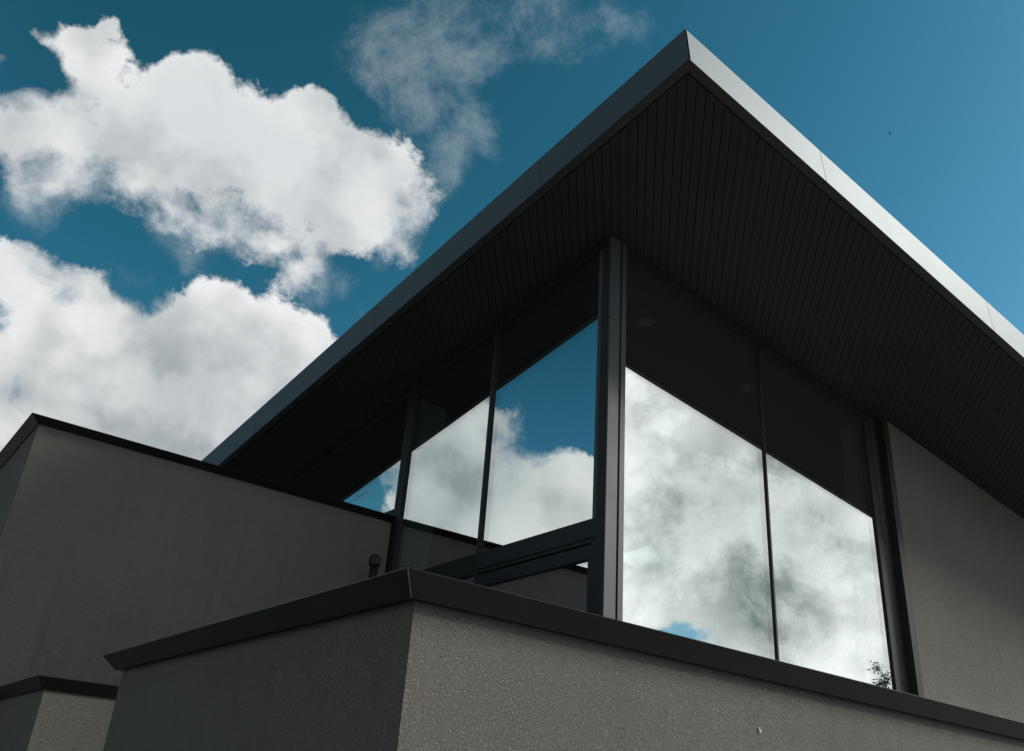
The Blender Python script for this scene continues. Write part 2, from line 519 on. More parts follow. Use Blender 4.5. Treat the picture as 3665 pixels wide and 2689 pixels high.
# door leaf under the transom
dr = MB()
slabL(dr, 0.040, 0.124, 0.006, 0.085, ZB + 0.02, 3.645); slabL(dr, 1.60, 1.70, 0.006, 0.085, ZB + 0.02, 3.645)
slabL(dr, 0.1245, 1.5995, 0.006, 0.085, 3.530, 3.645); slabL(dr, 0.1245, 1.5995, 0.006, 0.085, ZB + 0.02, ZB + 0.16)
door = dr.build('door', M_FRAME, house, merge=False)
door['label'] = 'dark framed glazed terrace door'
p = MB(); slabL(p, 0.085, 1.64, 0.035, 0.061, ZB + 0.10, 3.58); p.build('pane', M_GLASS, door)
p = MB(); slabL(p, 1.63, 1.66, -0.05, -0.035, 2.42, 2.66); slabL(p, 1.635, 1.655, -0.034, 0.005, 2.44, 2.46); slabL(p, 1.635, 1.655, -0.034, 0.005, 2.62, 2.64)
p.build('handle', M_CAP, door, merge=False)

# corner post: broad face, dark groove, slim strip
cp = MB()
PZ = 5.73
slabR(cp, 4.780, 4.905, 0.0, 0.16, ZB, PZ - 0.002); slabR(cp, 4.780, 4.905, 0.0, 0.16, PZ + 0.002)
slabR(cp, 4.762, 4.7795, 0.035, 0.05, ZB, mi=1)
slabR(cp, 4.9055, 4.9295, 0.030, 0.16, ZB, mi=1)
slabR(cp, 4.930, 4.987, 0.0, 0.10, ZB)
slabR(cp, 4.785, 4.90, 0.004, 0.15, PZ - 0.0019, PZ + 0.0019, mi=1)
cpo = cp.build('corner_post', [M_POST, M_GASKET], house, merge=False)
bv = cpo.modifiers.new('Bevel', 'BEVEL'); bv.width = 0.006; bv.segments = 2

# right window
wr = MB()
for a, b_ in ((4.9875, 6.962), (6.998, 8.900)):
    q = [(a, YG + 0.006), (b_, YG + 0.006), (b_, YG + 0.09), (a, YG + 0.09)]
    wr.hexa([(x, y, under(x, y) - 0.10) for x, y in q], [(x, y, under(x, y) - 0.003) for x, y in q])
slabR(wr, 8.9005, 9.02, 0.004, 0.10, ZB); slabR(wr, 9.0205, 9.14, 0.0, 0.10, ZB, mi=1); slabR(wr, 9.1405, 9.2485, -0.0955, 0.10, ZB)
slabR(wr, 4.9875, 8.90, 0.0, 0.10, FLOOR + 0.01, FLOOR + 0.12)
window_r = wr.build('window', [M_FRAME, M_GASKET], house, merge=False)
window_r['label'] = 'two tall panes mirroring bright clouds'
def paneR(x0, x1):
    p = MB(); slabR(p, x0, x1, 0.026, 0.054, FLOOR + 0.06, None, -0.06)
    p.build('pane', M_GLASS, window_r)
paneR(4.955, 6.979); paneR(6.9835, 8.96)
p = MB(); slabR(p, 6.9635, 6.982, 0.008, 0.09, ZB); slabR(p, 6.9825, 6.9965, 0.018, 0.09, ZB, mi=1)
p.build('mullion', [M_FRAME, M_GASKET], window_r, merge=False)

# rendered walls of the house
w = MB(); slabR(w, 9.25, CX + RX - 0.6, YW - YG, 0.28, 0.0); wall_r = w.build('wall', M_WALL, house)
wall_r['label'] = 'warm grey rendered wall under the soffit'
w = MB(); slabL(w, 8.085, 11.0, -0.02, 0.3, 0.0)
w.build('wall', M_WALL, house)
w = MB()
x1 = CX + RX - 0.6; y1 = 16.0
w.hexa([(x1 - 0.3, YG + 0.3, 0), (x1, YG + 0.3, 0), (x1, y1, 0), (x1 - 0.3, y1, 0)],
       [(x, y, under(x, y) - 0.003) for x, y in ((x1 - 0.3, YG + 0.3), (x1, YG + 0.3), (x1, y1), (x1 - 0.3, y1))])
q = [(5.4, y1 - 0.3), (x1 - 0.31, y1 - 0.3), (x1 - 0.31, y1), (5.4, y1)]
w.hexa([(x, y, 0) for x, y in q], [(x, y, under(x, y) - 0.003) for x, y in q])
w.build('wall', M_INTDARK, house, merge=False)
f = MB(); f.box(5.0, x1 - 0.31, 5.2, y1 - 0.31, FLOOR + 0.002, FLOOR + 0.02); f.build('interior_floor', M_INTFLOOR, house)
f = MB()
q = [(5.02, 8.66), (5.42, 8.66), (5.42, 8.80), (5.02, 8.80)]
f.hexa([(x, y, FLOOR + 0.02) for x, y in q], [(x, y, under(x, y) + 0.004) for x, y in q])
f.build('interior_wall', M_INT, house, merge=False)
f = MB()
q = [(8.98, 5.2), (9.12, 5.2), (9.12, 5.42), (8.98, 5.42)]
f.hexa([(x, y, FLOOR + 0.02) for x, y in q], [(x, y, under(x, y) + 0.004) for x, y in q])
f.build('interior_wall', M_INT, house, merge=False)
sg.build('diffuser', M_DOME, skl, merge=False)

# downlights in the ceiling just inside the glass
def downlight(x, y, label):
    e = empty('downlight', (x, y, under(x, y) - 0.001)); tag(e, label, 'downlight', 'round downlights in the dark ceiling')
    nrm = Vector((-S, -S, -1)).normalized()
    u = nrm.cross(Vector((0, 1, 0))).normalized(); v = nrm.cross(u)
    c = Vector((x, y, under(x, y) - 0.001))
    ring = MB(); n = 28
    def pt(rr, k, h): return c + (u * math.cos(2 * math.pi * k / n) + v * math.sin(2 * math.pi * k / n)) * rr + nrm * h
    for k in range(n):
        ring.poly([pt(0.085, k, 0), pt(0.085, k + 1, 0), pt(0.080, k + 1, 0.008), pt(0.080, k, 0.008)])
        ring.poly([pt(0.080, k, 0.008), pt(0.080, k + 1, 0.008), pt(0.068, k + 1, 0.008), pt(0.068, k, 0.008)])
        ring.poly([pt(0.068, k, 0.008), pt(0.068, k + 1, 0.008), pt(0.066, k + 1, 0.002), pt(0.066, k, 0.002)])
    ring.build('trim_ring', M_LENS, e, smooth=False)
    ln = MB(); ln.poly([pt(0.0665, k, 0.003) for k in range(n)]); ln.build('lens', M_LENS, e, merge=False)
    return e
downlight(5.930, 5.680, 'round ceiling downlight behind the glass, next to the corner post')
downlight(7.599, 5.667, 'round ceiling downlight behind the glass, beside the slim mullion')

# ------------------------------------------------------------------ flat roofed annex on the left
ax = empty('annex', (0.958, 8.47, 0))
tag(ax, 'flat roofed grey rendered block with dark coping, behind the low terrace walls', 'annex')
path = [(0.958, 16.0), (0.958, 8.470), (4.805, 8.470)]
Z = 4.573
def coping_profile(Z, dl, h, width, e=0.02):
    return [(dl, Z - h), (0.0, Z - 0.004), (0.0045, Z), (width, Z + 0.003), (width + 0.02, Z - 0.01), (width + 0.0, Z - h), (width - 0.02, Z - h + 0.006), (dl + 0.012, Z - h + 0.004)]
m = MB(); sweep(m, path, coping_profile(Z, 0.0857, 0.057, 0.40)); m.build('coping', M_CAP, ax, merge=False)
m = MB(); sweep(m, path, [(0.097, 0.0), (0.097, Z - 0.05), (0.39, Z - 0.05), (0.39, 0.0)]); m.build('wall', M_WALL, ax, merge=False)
m = MB(); m.box(1.355, 4.80, 8.865, 15.9, Z - 0.35, Z - 0.25); m.build('roof', M_ROOF, ax)

# ------------------------------------------------------------------ low terrace walls with copings
tw = empty('terrace_wall', (1.425, 2.4, 0))
tag(tw, 'low rough grey terrace wall turning the corner in front, dark slanted coping', 'wall', 'low rendered walls round the terrace')
path = [(3.7, 5.675), (1.4017, 5.6684), (1.4251, 2.400), (14.0, 2.4335)]
Z = 2.294
m = MB(); pr = coping_profile(Z, 0.068, 0.077, 0.42); sweep(m, path, pr); mitre(m, path, pr, 2); mitre(m, path, pr, 1); cop = m.build('coping', [M_CAP, M_SEAM], tw, merge=False)
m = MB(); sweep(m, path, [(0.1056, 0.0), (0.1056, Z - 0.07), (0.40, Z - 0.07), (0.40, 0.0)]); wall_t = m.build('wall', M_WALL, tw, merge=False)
fk = MB()
fc = Vector((3.2995, 2.5075, 2.0106))
for (dx, dz, wx, wz) in ((0, 0, .004, .006), (-.003, .007, .0016, .006), (.003, .002, .004, .002), (-.0012, -.005, .0025, .003)):
    fk.box(fc.x + dx - wx, fc.x + dx + wx, fc.y - 0.004, fc.y + 0.002, fc.z + dz - wz, fc.z + dz + wz)
fk.build('pale_chip', M_FLECK, wall_t, merge=False)

lw = empty('terrace_wall', (1.332, 6.9, 0))
tag(lw, 'small low rendered wall at the bottom left, tucked behind the big front wall', 'wall', 'low rendered walls round the terrace')
path = [(1.332, 8.56), (1.332, 6.90), (3.7, 6.90)]
Z = 2.260
m = MB(); sweep(m, path, coping_profile(Z, 0.0634, 0.078, 0.40)); m.build('coping', M_CAP, lw, merge=False)
m = MB(); sweep(m, path, [(0.083, 0.0), (0.083, Z - 0.07), (0.38, Z - 0.07), (0.38, 0.0)]); m.build('wall', M_WALL, lw, merge=False)

# ------------------------------------------------------------------ vent pipe on the terrace
vx, vy = 4.49, 8.25
vp = empty('vent_pipe', (vx, vy, FLOOR)); tag(vp, 'short black vent pipe with a collar standing beside the glass', 'pipe')
m = MB(); m.tube([(vx, vy, FLOOR), (vx, vy, 2.6), (vx, vy, 3.98)], [0.045] * 3, 20); m.build('pipe', M_PIPE, vp, smooth=True)
m = MB()
m.tube([(vx, vy, 3.90), (vx, vy, 3.912), (vx, vy, 3.985), (vx, vy, 4.0), (vx, vy, 4.02)], [0.047, 0.064, 0.064, 0.056, 0.03], 20)
for k in range(6):
    a = k * math.pi / 3
    m.box(vx + math.cos(a) * 0.062 - 0.006, vx + math.cos(a) * 0.062 + 0.006, vy + math.sin(a) * 0.062 - 0.006, vy + math.sin(a) * 0.062 + 0.006, 3.915, 3.985)
m.build('collar', M_PIPE, vp, merge=False)
m = MB(); m.tube([(vx - 0.02, vy - 0.0405, 3.6), (vx - 0.02, vy - 0.0405, 3.82)], [0.012, 0.012], 8); m.build('clip', M_FRAME, vp)

# ------------------------------------------------------------------ trees (seen mirrored in the glass)
def tree(name, label, base, h, crown_r, nleaf, leaf, seed, sparse=False):
    rng = random.Random(seed)
    e = empty(name, base); tag(e, label, 'tree')
    bx, by, bz = base
    m = MB()
    tr_pts = [(bx + 0.05 * math.sin(k * 1.3), by + 0.05 * math.cos(k * 1.7), h * 0.92 * k / 6) for k in range(7)]
    m.tube(tr_pts, [0.10 * h / 6 * (1 - 0.13 * k) for k in range(7)], 10)
    tips = []
    for k in range(26 if not sparse else 40):
        zf = 0.3 + 0.65 * k / (26 if not sparse else 40)
        a = k * 2.4 + rng.random()
        lr = crown_r * (1.1 - zf * 0.8) * (0.7 + 0.5 * rng.random())
        p = Vector((bx, by, h * zf))
        d = Vector((math.cos(a), math.sin(a), 0.55)).normalized()
        pts = [p, p + d * lr * 0.5 + Vector((0, 0, 0.05)), p + d * lr + Vector((0, 0, 0.12 * h / 6))]
        m.tube(pts, [0.13 / 6 , 0.08 / 6, 0.035 / 6], 6)
        for s in range(5):
            q = pts[1].lerp(pts[2], rng.random())
            dd = (d + Vector((rng.uniform(-.8, .8), rng.uniform(-.8, .8), rng.uniform(-.3, .7)))).normalized()
            ee = q + dd * lr * 0.45
            m.tube([q, q.lerp(ee, 0.5) + Vector((0, 0, 0.03)), ee], [0.042 / 6, 0.030 / 6, 0.018 / 6], 5)
            tips += [ee, q.lerp(ee, 0.6), q]
    m.build('trunk', M_BARK, e, smooth=True, merge=False)
    c = MB()
    for k in range(nleaf):
        q = rng.choice(tips) + Vector((rng.gauss(0, 1), rng.gauss(0, 1), rng.gauss(0, 1))) * crown_r * 0.09
        u = Vector((rng.gauss(0, 1), rng.gauss(0, 1), rng.gauss(0, .6))).normalized()
        v = u.cross(Vector((rng.gauss(0, 1), rng.gauss(0, 1), rng.gauss(0, 1)))).normalized()
        n_ = u.cross(v)
        l = leaf * rng.uniform(0.6, 1.2)
        c.poly([q, q + u * l * .5 + v * l * .24 + n_ * l * .06, q + u * l, q + u * l * .5 - v * l * .24 + n_ * l * .06])
    c.build('crown', M_LEAF, e, merge=False)
    return e
tree('tree', 'young green tree mirrored at the foot of the sunny window', (20.72, -1.87, 0), 5.72, 0.80, 1500, 0.09, 3)
tree('bare_tree', 'thin branched bare tree mirrored in the small left pane', (-1.2, 25.3, 0), 12.5, 3.0, 300, 0.06, 5, True)

# a bird far up in the sky
bd = Vector((0.69173, 0.32682, 0.64397)) * 90 + Vector((0, 0, 1.6))
m = MB()
m.tube([bd + Vector((-.17, 0, 0)), bd + Vector((-.06, 0, .02)), bd + Vector((.08, 0, .02)), bd + Vector((.19, 0, .0))], [.01, .05, .045, .01], 8)
for sgn in (-1, 1):
    m.poly([bd + Vector((-.05, 0, .03)), bd + Vector((.07, 0, .03)), bd + Vector((.02, sgn * .2, .10)), bd + Vector((-.08, sgn * .26, .05))])
tag(m.build('bird', M_BIRD, None, merge=False), 'tiny dark speck of a bird flying in the clear blue sky', 'bird')

BOOST_L, BOOST_R, SUN_E, SUN_ANG = 0.50, 0.80, 5.0, 18.0
CUMULUS = [
    (0.043, 0.765, 0.643, 0.033, 1.0), (0.036, 0.785, 0.619, 0.026, 1.0), (0.04, 0.749, 0.661, 0.014, 1.0), (0.025, 0.818, 0.574, 0.048, 1.0),
    (-0.003, 0.832, 0.555, 0.045, 1.0), (0.123, 0.751, 0.649, 0.03, 1.0), (0.124, 0.77, 0.625, 0.042, 1.0), (0.107, 0.792, 0.602, 0.056, 1.0),
    (0.071, 0.808, 0.585, 0.05, 1.0), (0.182, 0.762, 0.622, 0.058, 1.0), (0.23, 0.752, 0.617, 0.059, 1.0), (0.254, 0.724, 0.641, 0.047, 1.0),
    (0.251, 0.708, 0.66, 0.026, 1.0), (0.301, 0.722, 0.624, 0.056, 1.0), (0.333, 0.716, 0.614, 0.052, 1.0), (0.281, 0.757, 0.59, 0.061, 1.0),
    (0.22, 0.782, 0.583, 0.055, 1.0), (0.164, 0.801, 0.575, 0.051, 1.0), (0.113, 0.821, 0.559, 0.038, 1.0), (0.341, 0.739, 0.581, 0.04, 1.0),
    (0.306, 0.772, 0.557, 0.037, 1.0), (0.302, 0.796, 0.524, 0.024, 0.8), (0.382, 0.735, 0.56, 0.021, 0.8), (0.37, 0.692, 0.62, 0.022, 0.75),
    (0.033, 0.843, 0.537, 0.034, 1.0), (0.159, 0.829, 0.536, 0.021, 0.8), (0.201, 0.815, 0.544, 0.026, 0.85), (0.257, 0.792, 0.554, 0.027, 0.9),
    (-0.029, 0.799, 0.6, 0.014, 0.8), (0.014, 0.791, 0.612, 0.015, -0.45), (0.031, 0.79, 0.612, 0.012, -0.3), (0.058, 0.778, 0.625, 0.013, -0.45),
    (0.007, 0.776, 0.63, 0.022, 1.0), (-0.006, 0.779, 0.627, 0.014, 0.75), (0.016, 0.765, 0.644, 0.018, 1.0), (0.146, 0.835, 0.531, 0.014, -0.35),
    (0.197, 0.809, 0.553, 0.014, -0.35), (0.284, 0.792, 0.54, 0.012, -0.4), (0.36, 0.71, 0.606, 0.014, -0.4), (-0.007, 0.801, 0.599, 0.02, -0.6),
    (0.031, 0.858, 0.512, 0.025, 0.7), (0.062, 0.847, 0.528, 0.024, 0.6), (0.101, 0.837, 0.538, 0.022, 0.6), (0.144, 0.842, 0.52, 0.02, 0.6),
    (0.182, 0.831, 0.525, 0.021, 0.6), (0.233, 0.812, 0.535, 0.029, 0.6), (0.297, 0.804, 0.514, 0.03, 0.7), (0.38, 0.703, 0.601, 0.025, 0.7),
    (0.07, 0.897, 0.437, 0.045, 1.0), (0.046, 0.894, 0.446, 0.032, 1.0), (0.12, 0.89, 0.44, 0.042, 1.0), (0.17, 0.89, 0.423, 0.05, 1.0),
    (0.098, 0.918, 0.384, 0.07, 1.0), (0.229, 0.851, 0.473, 0.032, 1.0), (0.221, 0.869, 0.443, 0.045, 1.0), (0.275, 0.846, 0.456, 0.044, 1.0),
    (0.313, 0.834, 0.455, 0.042, 1.0), (0.342, 0.831, 0.439, 0.042, 1.0), (0.167, 0.913, 0.371, 0.077, 1.0), (0.237, 0.891, 0.389, 0.081, 1.0),
    (0.299, 0.87, 0.393, 0.078, 1.0), (0.108, 0.944, 0.311, 0.056, 1.0), (0.216, 0.918, 0.332, 0.074, 1.0), (0.149, 0.934, 0.326, 0.062, 1.0),
    (0.277, 0.9, 0.336, 0.062, 1.0), (0.369, 0.789, 0.492, 0.015, 0.9), (0.33, 0.874, 0.356, 0.059, 1.0), (0.076, 0.94, 0.333, 0.046, 1.0),
    (0.357, 0.84, 0.409, 0.055, 1.0), (0.313, 0.882, 0.352, 0.058, 1.0), (0.246, 0.918, 0.311, 0.06, 1.0), (-0.603, 0.721, 0.342, 0.03, 1.0),
    (-0.595, 0.742, 0.31, 0.05, 1.0), (-0.569, 0.766, 0.298, 0.05, 1.0), (-0.535, 0.782, 0.32, 0.04, 1.0), (-0.525, 0.77, 0.363, 0.033, 0.9),
    (-0.556, 0.747, 0.365, 0.026, 0.8), (-0.581, 0.729, 0.362, 0.025, 0.9), (-0.608, 0.712, 0.351, 0.023, 1.0), (-0.514, 0.759, 0.401, 0.026, 0.55),
    (-0.476, 0.801, 0.363, 0.076, 1.0), (-0.467, 0.827, 0.313, 0.07, 1.0), (-0.488, 0.779, 0.393, 0.046, 1.0), (-0.502, 0.805, 0.317, 0.061, 1.0),
    (-0.44, 0.825, 0.354, 0.025, 0.7), (-0.411, 0.847, 0.338, 0.018, 0.5), (-0.601, 0.755, 0.262, 0.074, 1.0), (-0.545, 0.798, 0.257, 0.074, 1.0),
]
THIN = [
    (0.385, 0.527, 0.758, 0.041, 0.42), (0.472, 0.454, 0.756, 0.036, 0.36), (0.346, 0.612, 0.712, 0.057, 0.3), (0.323, 0.636, 0.701, 0.072, 0.5),
    (0.341, 0.591, 0.731, 0.071, 0.52), (0.315, 0.657, 0.685, 0.048, 0.45), (0.36, 0.657, 0.662, 0.044, 0.55), (0.417, 0.625, 0.66, 0.027, 0.62),
    (0.412, 0.513, 0.753, 0.055, 0.52), (0.452, 0.486, 0.748, 0.037, 0.42), (0.338, 0.559, 0.757, 0.051, 0.5), (0.497, 0.439, 0.749, 0.032, 0.36),
    (0.316, 0.804, 0.504, 0.031, 0.7), (0.311, 0.792, 0.526, 0.03, 0.6), (0.144, 0.866, 0.478, 0.027, 0.42), (0.191, 0.842, 0.505, 0.021, 0.5),
    (0.352, 0.781, 0.516, 0.015, 0.55), (0.674, 0.201, 0.711, 0.005, 0.6), (0.269, 0.629, 0.729, 0.041, 0.42), (0.392, 0.665, 0.635, 0.022, 0.45),
    (0.242, 0.823, 0.515, 0.029, 0.42), (0.045, 0.854, 0.518, 0.03, 0.6), (0.07, 0.839, 0.539, 0.026, 0.6), (0.099, 0.835, 0.541, 0.022, 0.55),
    (0.147, 0.839, 0.523, 0.023, 0.55), (0.174, 0.835, 0.523, 0.023, 0.55), (0.203, 0.817, 0.54, 0.026, 0.6), (0.239, 0.806, 0.541, 0.029, 0.6),
    (0.378, 0.723, 0.579, 0.025, 0.55), (0.384, 0.693, 0.61, 0.025, 0.6), (0.384, 0.678, 0.626, 0.02, 0.5), (0.383, 0.743, 0.549, 0.025, 0.55),
    (0.034, 0.862, 0.505, 0.029, 0.5), (0.28, 0.798, 0.533, 0.024, 0.6), (0.114, 0.795, 0.596, 0.022, 0.3),
]
BACK = [
    (0.639, -0.628, 0.443, 0.13, 1.0), (0.679, -0.632, 0.374, 0.156, 1.0), (0.727, -0.576, 0.374, 0.152, 1.0), (0.774, -0.556, 0.304, 0.15, 1.0),
    (0.821, -0.51, 0.257, 0.143, 1.0), (0.742, -0.625, 0.244, 0.089, 1.0), (0.692, -0.665, 0.28, 0.097, 1.0), (0.819, -0.544, 0.182, 0.111, 1.0),
    (0.85, -0.482, 0.212, 0.105, 1.0), (0.78, -0.599, 0.181, 0.068, 1.0), (0.697, -0.683, 0.218, 0.043, 1.0),
]
HOLE = [
    (0.736, -0.653, 0.179, 0.024, 1.0), (0.754, -0.632, 0.177, 0.019, 0.8), (0.717, -0.672, 0.186, 0.012, 0.6),
]
SOFT = [
    (-0.007, 0.778, 0.628, 0.02, 1.0), (0.027, 0.852, 0.523, 0.04, 1.0), (0.059, 0.843, 0.535, 0.039, 1.0), (0.088, 0.833, 0.546, 0.037, 1.0),
    (0.121, 0.832, 0.541, 0.036, 1.0), (0.159, 0.828, 0.538, 0.032, 1.0), (0.202, 0.816, 0.542, 0.038, 1.0), (0.238, 0.804, 0.545, 0.034, 1.0),
    (0.28, 0.798, 0.533, 0.037, 1.0), (0.311, 0.792, 0.526, 0.032, 1.0), (0.047, 0.799, 0.599, 0.032, 1.0), (0.013, 0.807, 0.591, 0.025, 1.0),
    (-0.01, 0.815, 0.579, 0.02, 1.0), (0.368, 0.711, 0.599, 0.037, 1.0), (0.381, 0.734, 0.562, 0.033, 1.0), (0.059, 0.895, 0.442, 0.04, 1.0),
    (0.1, 0.889, 0.447, 0.022, 1.0), (0.154, 0.873, 0.463, 0.032, 1.0), (0.365, 0.794, 0.486, 0.03, 1.0), (-0.029, 0.802, 0.596, 0.024, 1.0),
    (-0.523, 0.757, 0.392, 0.041, 1.0), (-0.553, 0.744, 0.375, 0.031, 1.0), (-0.416, 0.845, 0.336, 0.025, 1.0),
]
SHADE = [
    (0.216, 0.918, 0.332, 0.097, 0.85), (0.291, 0.885, 0.363, 0.082, 0.75), (0.145, 0.902, 0.407, 0.04, 0.25), (0.087, 0.938, 0.336, 0.047, 0.55),
    (0.318, 0.852, 0.416, 0.039, 0.2), (0.331, 0.876, 0.351, 0.068, 0.7), (0.135, 0.939, 0.318, 0.052, 0.6), (0.217, 0.894, 0.393, 0.061, 0.35),
    (0.081, 0.816, 0.572, 0.057, 0.14), (0.234, 0.772, 0.591, 0.067, 0.12), (0.156, 0.777, 0.61, 0.041, 0.1), (-0.467, 0.827, 0.313, 0.08, 1.0),
    (-0.48, 0.799, 0.363, 0.071, 0.7), (-0.528, 0.783, 0.329, 0.035, 0.7), (-0.536, 0.769, 0.349, 0.031, 0.6), (-0.566, 0.763, 0.313, 0.03, 0.4),
    (0.725, -0.601, 0.337, 0.058, 0.9), (0.708, -0.639, 0.299, 0.054, 0.75), (0.762, -0.577, 0.295, 0.061, 0.8), (0.79, -0.514, 0.334, 0.06, 0.75),
    (0.772, -0.596, 0.221, 0.055, 1.0), (0.802, -0.562, 0.204, 0.049, 0.95), (0.653, -0.642, 0.402, 0.035, 0.6), (0.806, -0.526, 0.271, 0.059, 0.75),
    (0.716, -0.647, 0.262, 0.053, 0.7), (0.682, -0.634, 0.365, 0.03, 0.5), (0.721, -0.569, 0.397, 0.029, 0.35), (0.758, -0.539, 0.368, 0.029, 0.4),
]

# ------------------------------------------------------------------ sky: Nishita blue with procedural clouds, all in the world
SUN_EL, SUN_AZ = 34.0, 124.0           # azimuth clockwise from +Y
world = bpy.data.worlds.new('World'); scene.world = world; world.use_nodes = True
wt = world.node_tree
bg = wt.nodes['Background']
sky = N(wt, 'ShaderNodeTexSky', sky_type='NISHITA', sun_disc=False)
sky.sun_elevation = math.radians(SUN_EL); sky.sun_rotation = math.radians(SUN_AZ)
BGS = 0.1
direc = vmath(wt, 'NORMALIZE', N(wt, 'ShaderNodeTexCoord').outputs['Generated'])
sep = N(wt, 'ShaderNodeSeparateXYZ'); wt.links.new(direc, sep.inputs[0])
dx, dy, dz = sep.outputs

# deep polarised teal blue: contrast curve on the sky colour
sc_ = N(wt, 'ShaderNodeSeparateColor'); wt.links.new(sky.outputs[0], sc_.inputs[0])
chan = []
for k, (gm, gain, mx) in enumerate(((2.2, 2.8, 0.20), (1.6, 2.2, 0.40), (1.9, 2.28, 0.54))):
    v = math_(wt, 'MULTIPLY', sc_.outputs[k], BGS)
    v = math_(wt, 'MULTIPLY', math_(wt, 'POWER', v, gm), gain)
    chan.append(math_(wt, 'SMOOTH_MIN', v, mx, 0.12))
cc_ = N(wt, 'ShaderNodeCombineColor')
for k in range(3): wt.links.new(chan[k], cc_.inputs[k])
blue = cc_.outputs[0]

def blobs(nt, vec, lst, grow=1.6):
    """metaball field: 1 at the heart of a blob, 0.5 near its listed radius, summed where blobs overlap"""
    acc = None
    for i, (x, y, z, r, w_) in enumerate(lst):
        if i and i % 8 == 0:           # a nominal dependency keeps the evaluation order sequential
            vec = vmath(nt, 'ADD', vec, math_(nt, 'MULTIPLY', acc, 1e-9))
        d = N(nt, 'ShaderNodeVectorMath', operation='DISTANCE')
        nt.links.new(vec, d.inputs[0]); d.inputs[1].default_value = (x, y, z)
        v = sstep(nt, d.outputs['Value'], 0.0, r * grow, w_, 0.0)
        acc = v if acc is None else math_(nt, 'ADD', acc, v)
    return acc

def density_group():
    gt = bpy.data.node_groups.new('cloud_density', 'ShaderNodeTree')
    gt.interface.new_socket('Vector', in_out='INPUT', socket_type='NodeSocketVector')
    gt.interface.new_socket('Density', in_out='OUTPUT', socket_type='NodeSocketFloat')
    gi = gt.nodes.new('NodeGroupInput'); go = gt.nodes.new('NodeGroupOutput')
    v = gi.outputs[0]
    w1 = noise(gt, v, 7.0, 3, 0.55, out='Color')
    vw = vmath(gt, 'ADD', v, vscale(gt, vmath(gt, 'SUBTRACT', w1, (0.5, 0.5, 0.5)), 0.055))
    w2 = noise(gt, v, 30.0, 4, 0.6, out='Color')
    vw2 = vmath(gt, 'ADD', vw, vscale(gt, vmath(gt, 'SUBTRACT', w2, (0.5, 0.5, 0.5)), 0.030))
    env = math_(gt, 'MINIMUM', blobs(gt, vw2, CUMULUS, 1.5), 1.35)
    n1 = noise(gt, vw, 10.0, 8, 0.69, 0.1)
    n2 = noise(gt, vw2, 30.0, 5, 0.60, 0.0)
    bil = math_(gt, 'ABSOLUTE', math_(gt, 'SUBTRACT', n2, 0.5))          # rounded billows with creases
    nn = math_(gt, 'SUBTRACT', math_(gt, 'MULTIPLY', math_(gt, 'SUBTRACT', n1, 0.5), 2.9), math_(gt, 'MULTIPLY', bil, 1.1))
    d = math_(gt, 'ADD', env, math_(gt, 'MULTIPLY', nn, sstep(gt, env, 0.0, 0.22)))
    gt.links.new(d, go.inputs[0])
    return gt
DG = density_group()
def density(vec):
    n = N(wt, 'ShaderNodeGroup'); n.node_tree = DG
    wt.links.new(vec, n.inputs[0])
    return n.outputs[0]
sd = Vector((math.sin(math.radians(SUN_AZ)) * math.cos(math.radians(SUN_EL)), math.cos(math.radians(SUN_AZ)) * math.cos(math.radians(SUN_EL)), math.sin(math.radians(SUN_EL))))
d0 = density(direc)
off = tuple(sd * 0.035 + Vector((0, 0, 0.02)))
rel = math_(wt, 'SUBTRACT', noise(wt, vmath(wt, 'ADD', direc, off), 10.0, 4, 0.5), noise(wt, direc, 10.0, 4, 0.5))
soft = blobs(wt, direc, SOFT, 1.5)
alpha = math_(wt, 'DIVIDE', math_(wt, 'SUBTRACT', d0, 0.34), math_(wt, 'ADD', 0.50, math_(wt, 'MULTIPLY', math_(wt, 'MINIMUM', soft, 1.0), 0.80)))
alpha = sstep(wt, alpha, 0.0, 1.0)

# thin veil clouds
nv = noise(wt, direc, 6.0, 2, 0.5, out='Color')
vv = vmath(wt, 'ADD', direc, vscale(wt, vmath(wt, 'SUBTRACT', nv, (0.5, 0.5, 0.5)), 0.06))
tenv = math_(wt, 'MINIMUM', blobs(wt, vv, THIN, 1.7), 0.75)
tn = noise(wt, vv, 12.0, 7, 0.68, 0.0)
veil = sstep(wt, math_(wt, 'ADD', tenv, math_(wt, 'MULTIPLY', math_(wt, 'SUBTRACT', tn, 0.5), 2.8)), 0.36, 1.40, 0.0, 0.28)
veil = math_(wt, 'MULTIPLY', veil, sstep(wt, tenv, 0.05, 0.3))

# broken overcast behind the viewer (mirrored in the sunny window), plus added unseen cover
ben = math_(wt, 'MINIMUM', blobs(wt, vv, BACK), 1.0)
hol = math_(wt, 'MULTIPLY', blobs(wt, vv, HOLE), sstep(wt, noise(wt, vv, 16.0, 6, 0.6), 0.30, 0.62, 0.25, 1.0))
gen = sstep(wt, math_(wt, 'MULTIPLY', dy, -1.0), 0.1, 0.5, 0.0, 0.5)  # cloud cover added over the rest of the back sky to light the scene
gen2 = sstep(wt, math_(wt, 'MULTIPLY', dx, -1.0), 0.62, 0.88, 0.0, 0.42)  # unseen white cloud added on the left to neutralise light on the shaded walls
ben = math_(wt, 'SUBTRACT', math_(wt, 'MAXIMUM', ben, math_(wt, 'MAXIMUM', gen, gen2)), math_(wt, 'MULTIPLY', hol, 1.5))
bn = noise(wt, vv, 7.0, 8, 0.64, 0.2)
bal = sstep(wt, math_(wt, 'ADD', ben, math_(wt, 'MULTIPLY', math_(wt, 'SUBTRACT', bn, 0.5), 1.0)), 0.25, 0.7)

